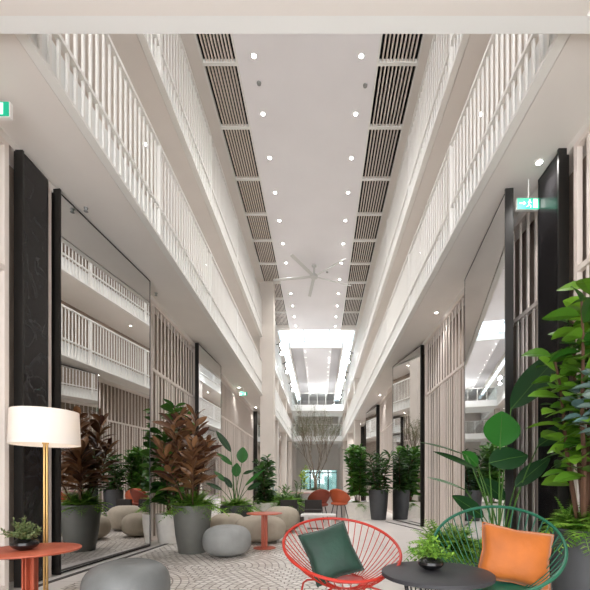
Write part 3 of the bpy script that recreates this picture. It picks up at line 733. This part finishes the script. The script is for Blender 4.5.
# left paddle plant
D = 9.6
lv = [
 (at(231, 452, D), at(216, 429, D), .17, (.3, -1, .3), 'leaf_paddle_dark'), (at(232, 465, D), at(217, 452, D), .14, (.3, -1, .5), 'leaf_paddle'),
 (at(242, 463, D-.1), at(243, 446, D-.1), .28, FC, 'leaf_paddle'), (at(236, 477, D-.1), at(237, 462, D-.1), .23, FC, 'leaf_paddle'),
 (at(243, 474, D), at(254, 470, D), .12, (0, -.8, .8), 'leaf_paddle_dark'), (at(247, 490, D), at(261, 482, D), .15, (0, -1, .6), 'leaf_paddle_dark'),
 (at(226, 482, D), at(214, 470, D), .12, (0, -1, .6), 'leaf_paddle'), (at(222, 490, D), at(206, 482, D), .12, (0, -1, .8), 'leaf_paddle_dark'),
 (at(232, 488, D), at(224, 476, D), .14, FC, 'leaf_paddle_dark'), (at(245, 486, D), at(264, 468, D+.2), .12, (0, -.7, .9), 'leaf_paddle')]
f = fern((0, 0, .62), .55, .35, 80, 33, leafl=.10)
paddle_plant('potted_bird_of_paradise', ((236-320)/F*D, D, 0), lambda t: pot_round(t, .38, .66, 'pot_dark'), 'paddle-leaved plant in a dark planter behind the light grey pouf', lv, [('underplanting', f, 'leaf_fern')], root=(0, 0, .6))
# shrubs further along the left
m, s = broad((0, 0, .6), .4, 1.35, 300, 41, .32, .16, .05, 5, .8, .5); f = fern((0, 0, .65), .4, .22, 40, 42, leafl=.09)
potted('potted_shrub', at(266, 483, 11)*1 - Vector((0, 0, EYE)), lambda t: pot_round(t, .33, .66, 'pot_white'), 'green shrub in a pale planter beside the column', [('foliage', m, 'leaf_dark'), ('stems', s, 'stem_brown'), ('underplanting', f, 'leaf_fern')])
f = fern((0, 0, .6), .55, .42, 90, 43, leafl=.10); m, s = broad((0, 0, .55), .4, .55, 60, 44, .26, .07, .1, 4, .8, .6)
potted('potted_fern', (-.99, 11.2, 0), lambda t: pot_box(t, .75, .5, .62, 'pot_dark'), 'low dark planter of ferns left of the bare tree', [('underplanting', f, 'leaf_fern'), ('foliage', m, 'leaf_green'), ('stems', s, 'stem_green')])
f = fern((0, 0, .6), .5, .4, 60, 45, leafl=.10); m, s = broad((0, 0, .55), .4, .7, 50, 46, .3, .06, .1, 5, .8, .8)
potted('potted_fern', (-.75, 12.0, 0), lambda t: pot_round(t, .35, .6, 'pot_grey'), 'round grey planter of grassy leaves close in front of the curved counter', [('underplanting', f, 'leaf_green'), ('foliage', m, 'leaf_olive'), ('stems', s, 'stem_green')])
m, s = broad((0, 0, .9), .3, .95, 60, 47, .25, .09, .1, 3, .5, .8)
potted('potted_shrub', (-.62, 15.6, 0), lambda t: pot_round(t, .28, .95, 'pot_white'), 'lime-green shrub beside the trunk of the bare tree', [('foliage', m, 'leaf_lime'), ('stems', s, 'stem_green')])
f = fern((0, 0, .66), .5, .4, 60, 81, leafl=.10); m, s = broad((0, 0, .6), .4, .5, 70, 82, .24, .08, .1, 5, .9, .6)
potted('potted_fern', (-1.55, 12.6, 0), lambda t: pot_round(t, .38, .66, 'pot_white'), 'pale silvery-leaved plants in a white planter behind the low dark planter', [('underplanting', f, 'leaf_fern'), ('foliage', m, 'leaf_blue'), ('stems', s, 'stem_green')])
# right side shrubs
m, s = broad((0, 0, .48), .5, 1.95, 400, 51, .38, .20, .16, 6, .6, .6); f = fern((0, 0, .5), .5, .2, 50, 52, leafl=.10)
potted('potted_shrub', (1.30, 13.3, 0), lambda t: pot_box(t, .92, .6, .55, 'pot_white'), 'dense green shrub in a square white planter on the right', [('foliage', m, 'leaf_green'), ('stems', s, 'stem_brown'), ('underplanting', f, 'leaf_fern')])
m, s = broad((0, 0, .9), .5, 1.25, 420, 53, .46, .10, .05, 6, .75, .5)
potted('potted_shrub', (1.92, 12.9, 0), lambda t: pot_round(t, .32, .97, 'pot_dark', .24), 'bushy narrow-leaved shrub in a tall dark planter beside the right mirror', [('foliage', m, 'leaf_dark'), ('stems', s, 'stem_brown')])
# near right planter
m, s = broad((0, 0, .72), .45, 2.45, 190, 61, .31, .20, .26, 5, .46, .35, taper=.2)
f = fern((0, 0, .76), .46, .36, 70, 62, leafl=.12); bl = MB(); bs = MB(); broad((-.10, -.30, 1.45), .3, .72, 60, 63, .22, .12, .3, 3, .45, .5, m=bl, st=bs)
potted('potted_fiddle_leaf', (2.50, 3.70, 0), lambda t: pot_round(t, .30, .78, 'pot_dark', .26), 'very tall broad-leaved plant in a dark planter at the right edge', [('foliage', m, 'leaf_bright'), ('stems', s, 'stem_brown'), ('underplanting', f, 'leaf_fern'), ('blue_foliage', bl, 'leaf_blue')])
# bare tree
def tree(loc, label):
    t = thing('bare_tree', label, 'tree', loc); m = MB(); lf = MB(); rnd = random.Random(70)
    def br(p, d, L, r, dep):
        pts = [p]; q = p.copy(); dd = d.copy()
        for i in range(4):
            dd = (dd + Vector((rnd.uniform(-.12, .12), rnd.uniform(-.12, .12), .05))).normalized(); q = q + dd*L/4; pts.append(q.copy())
        m.tube(pts, [r*(1-.12*i) for i in range(5)], 5)
        if dep == 0:
            for k in range(5):
                a = rnd.uniform(0, 6.28); lf.leaf(pts[rnd.randint(1, 4)], (math.cos(a), math.sin(a), .5), (0, 0, 1), .07, .02, .2, n=2)
            return
        for k in range(3 if dep > 1 else 3):
            a = rnd.uniform(0, 6.28); sp = rnd.uniform(.25, .6); nd = (dd + Vector((math.cos(a)*sp, math.sin(a)*sp, .25))).normalized()
            br(pts[rnd.choice((2, 3, 4))], nd, L*rnd.uniform(.65, .85), r*.58, dep-1)
    m.tube([(0, 0, .85), (.02, 0, 1.1), (0, .01, 1.4)], [.075, .06, .05], 8)
    for k in range(6):
        a = k*1.05; br(Vector((math.cos(a)*.02, math.sin(a)*.02, 1.2+.04*k)), Vector((math.cos(a)*.38, math.sin(a)*.38, 1)).normalized(), .95, .024, 4)
    m.build('branches', 'bark', t, True); lf.build('foliage', 'leaf_olive', t)
    MB().lathe([(.62, 0), (.66, .85), (.66, .93), (.60, .93), (.60, .1), (.58, .0)], n=40, ring=True).build('pot', 'pot_white', t, True)
    MB().lathe([(.59, .86), (.3, .90), (.03, .91)], n=24).build('soil', 'soil', t, True)
    fern((0, 0, .88), .6, .3, 60, 71, leafl=.10).build('underplanting', 'leaf_olive', t)
tree((-.18, 14.6, 0), 'leafless slender-branched tree in a round white planter down the hall')

# curved counter, bench, far chairs
t = thing('curved_counter', 'curved counter with a pale pink top in front of the bare tree', 'counter', (-.10, 13.4, 0))
def arc(r0, r1, z0, z1, a0, a1, n=28):
    vs = []; fs = []
    for i in range(n+1):
        a = a0+(a1-a0)*i/n
        for r, z in ((r0, z0), (r1, z0), (r1, z1), (r0, z1)): vs.append((r*math.cos(a), r*math.sin(a)*.7, z))
    for i in range(n):
        b = i*4
        for k in range(4): fs.append((b+k, b+(k+1) % 4, b+4+(k+1) % 4, b+4+k))
    fs += [(3, 2, 1, 0), (n*4, n*4+1, n*4+2, n*4+3)]; return MB().add(vs, fs)
arc(.75, 1.15, .86, .90, PI*1.02, PI*1.98).build('countertop', 'pink_top', t, True)
arc(.88, 1.0, 0, .86, PI*1.05, PI*1.95).build('panel', 'tile_white', t, True)
def low_seat(loc, label, group, bm='tile_white', cm='dark_fabric'):
    t = thing('cube_seat', label, 'seat', loc, 0, group); MB().box(-.24, .24, -.22, .22, .03, .42).build('base', bm, t)
    MB().box(-.23, .23, -.21, .21, .421, .50).build('seat_cushion', cm, t); MB().box(-.23, .23, .14, .21, .50, .74).build('backrest', cm, t); return t
s0 = low_seat((-.85, 10.55, 0), 'white cube seat with dark cushion, left of the pair beyond the red chair', None)
dup(s0, (-.18, 10.5, 0), label='white cube seat with dark cushion, right of the pair beyond the red chair')
t = thing('low_table', 'low white table behind the red wire chair', 'table', (-.04, 9.6, 0))
MB().box(-.42, .42, -.25, .25, .40, .44).build('tabletop', 'tile_white', t); MB().box(-.30, -.26, -.2, .2, 0, .40).box(.26, .30, -.2, .2, 0, .40).build('leg', 'tile_white', t)
def shell_chair(loc, rz, m, label):
    t = thing('shell_chair', label, 'chair', loc, rz); vs = []; fs = []; n = 14; k = 8
    for i in range(k+1):
        for j in range(n+1):
            a = PI*(-.08) + PI*1.16*j/n; u = i/k; r = .20+.13*u; back = math.sin(max(0, min(PI, PI*j/n)))
            vs.append((r*math.cos(a)*1.05, r*math.sin(a)*.95 - .05, .56 + u*(.13+.33*back)))
    for i in range(k):
        for j in range(n): a = i*(n+1)+j; fs.append((a, a+1, a+n+2, a+n+1))
    o = MB().add(vs, fs).build('backrest', m, t, True); mo = o.modifiers.new('thick', 'SOLIDIFY'); mo.thickness = .03
    MB().lathe([(.1, .50), (.25, .53), (.27, .57), (.24, .60), (.05, .61)], n=30).build('seat', m, t, True)
    for sx in (-1, 1):
        for sy in (-1, 1): MB().tube([(sx*.13, sy*.13, .51), (sx*.22, sy*.22, .01)], .014, 8).build('leg', 'black_metal', t, True)
    return t
shell_chair((-.02, 11.6, 0), math.radians(200), 'brown_seat', 'rust-brown shell chair turned away, beyond the red wire chair')
shell_chair((.60, 12.3, 0), math.radians(150), 'orange_seat', 'bright orange shell chair beside the white square planter')
shell_chair((.95, 10.9+1.1, 0), math.radians(20), 'orange_seat', 'orange shell chair closest to the white square planter') if False else None
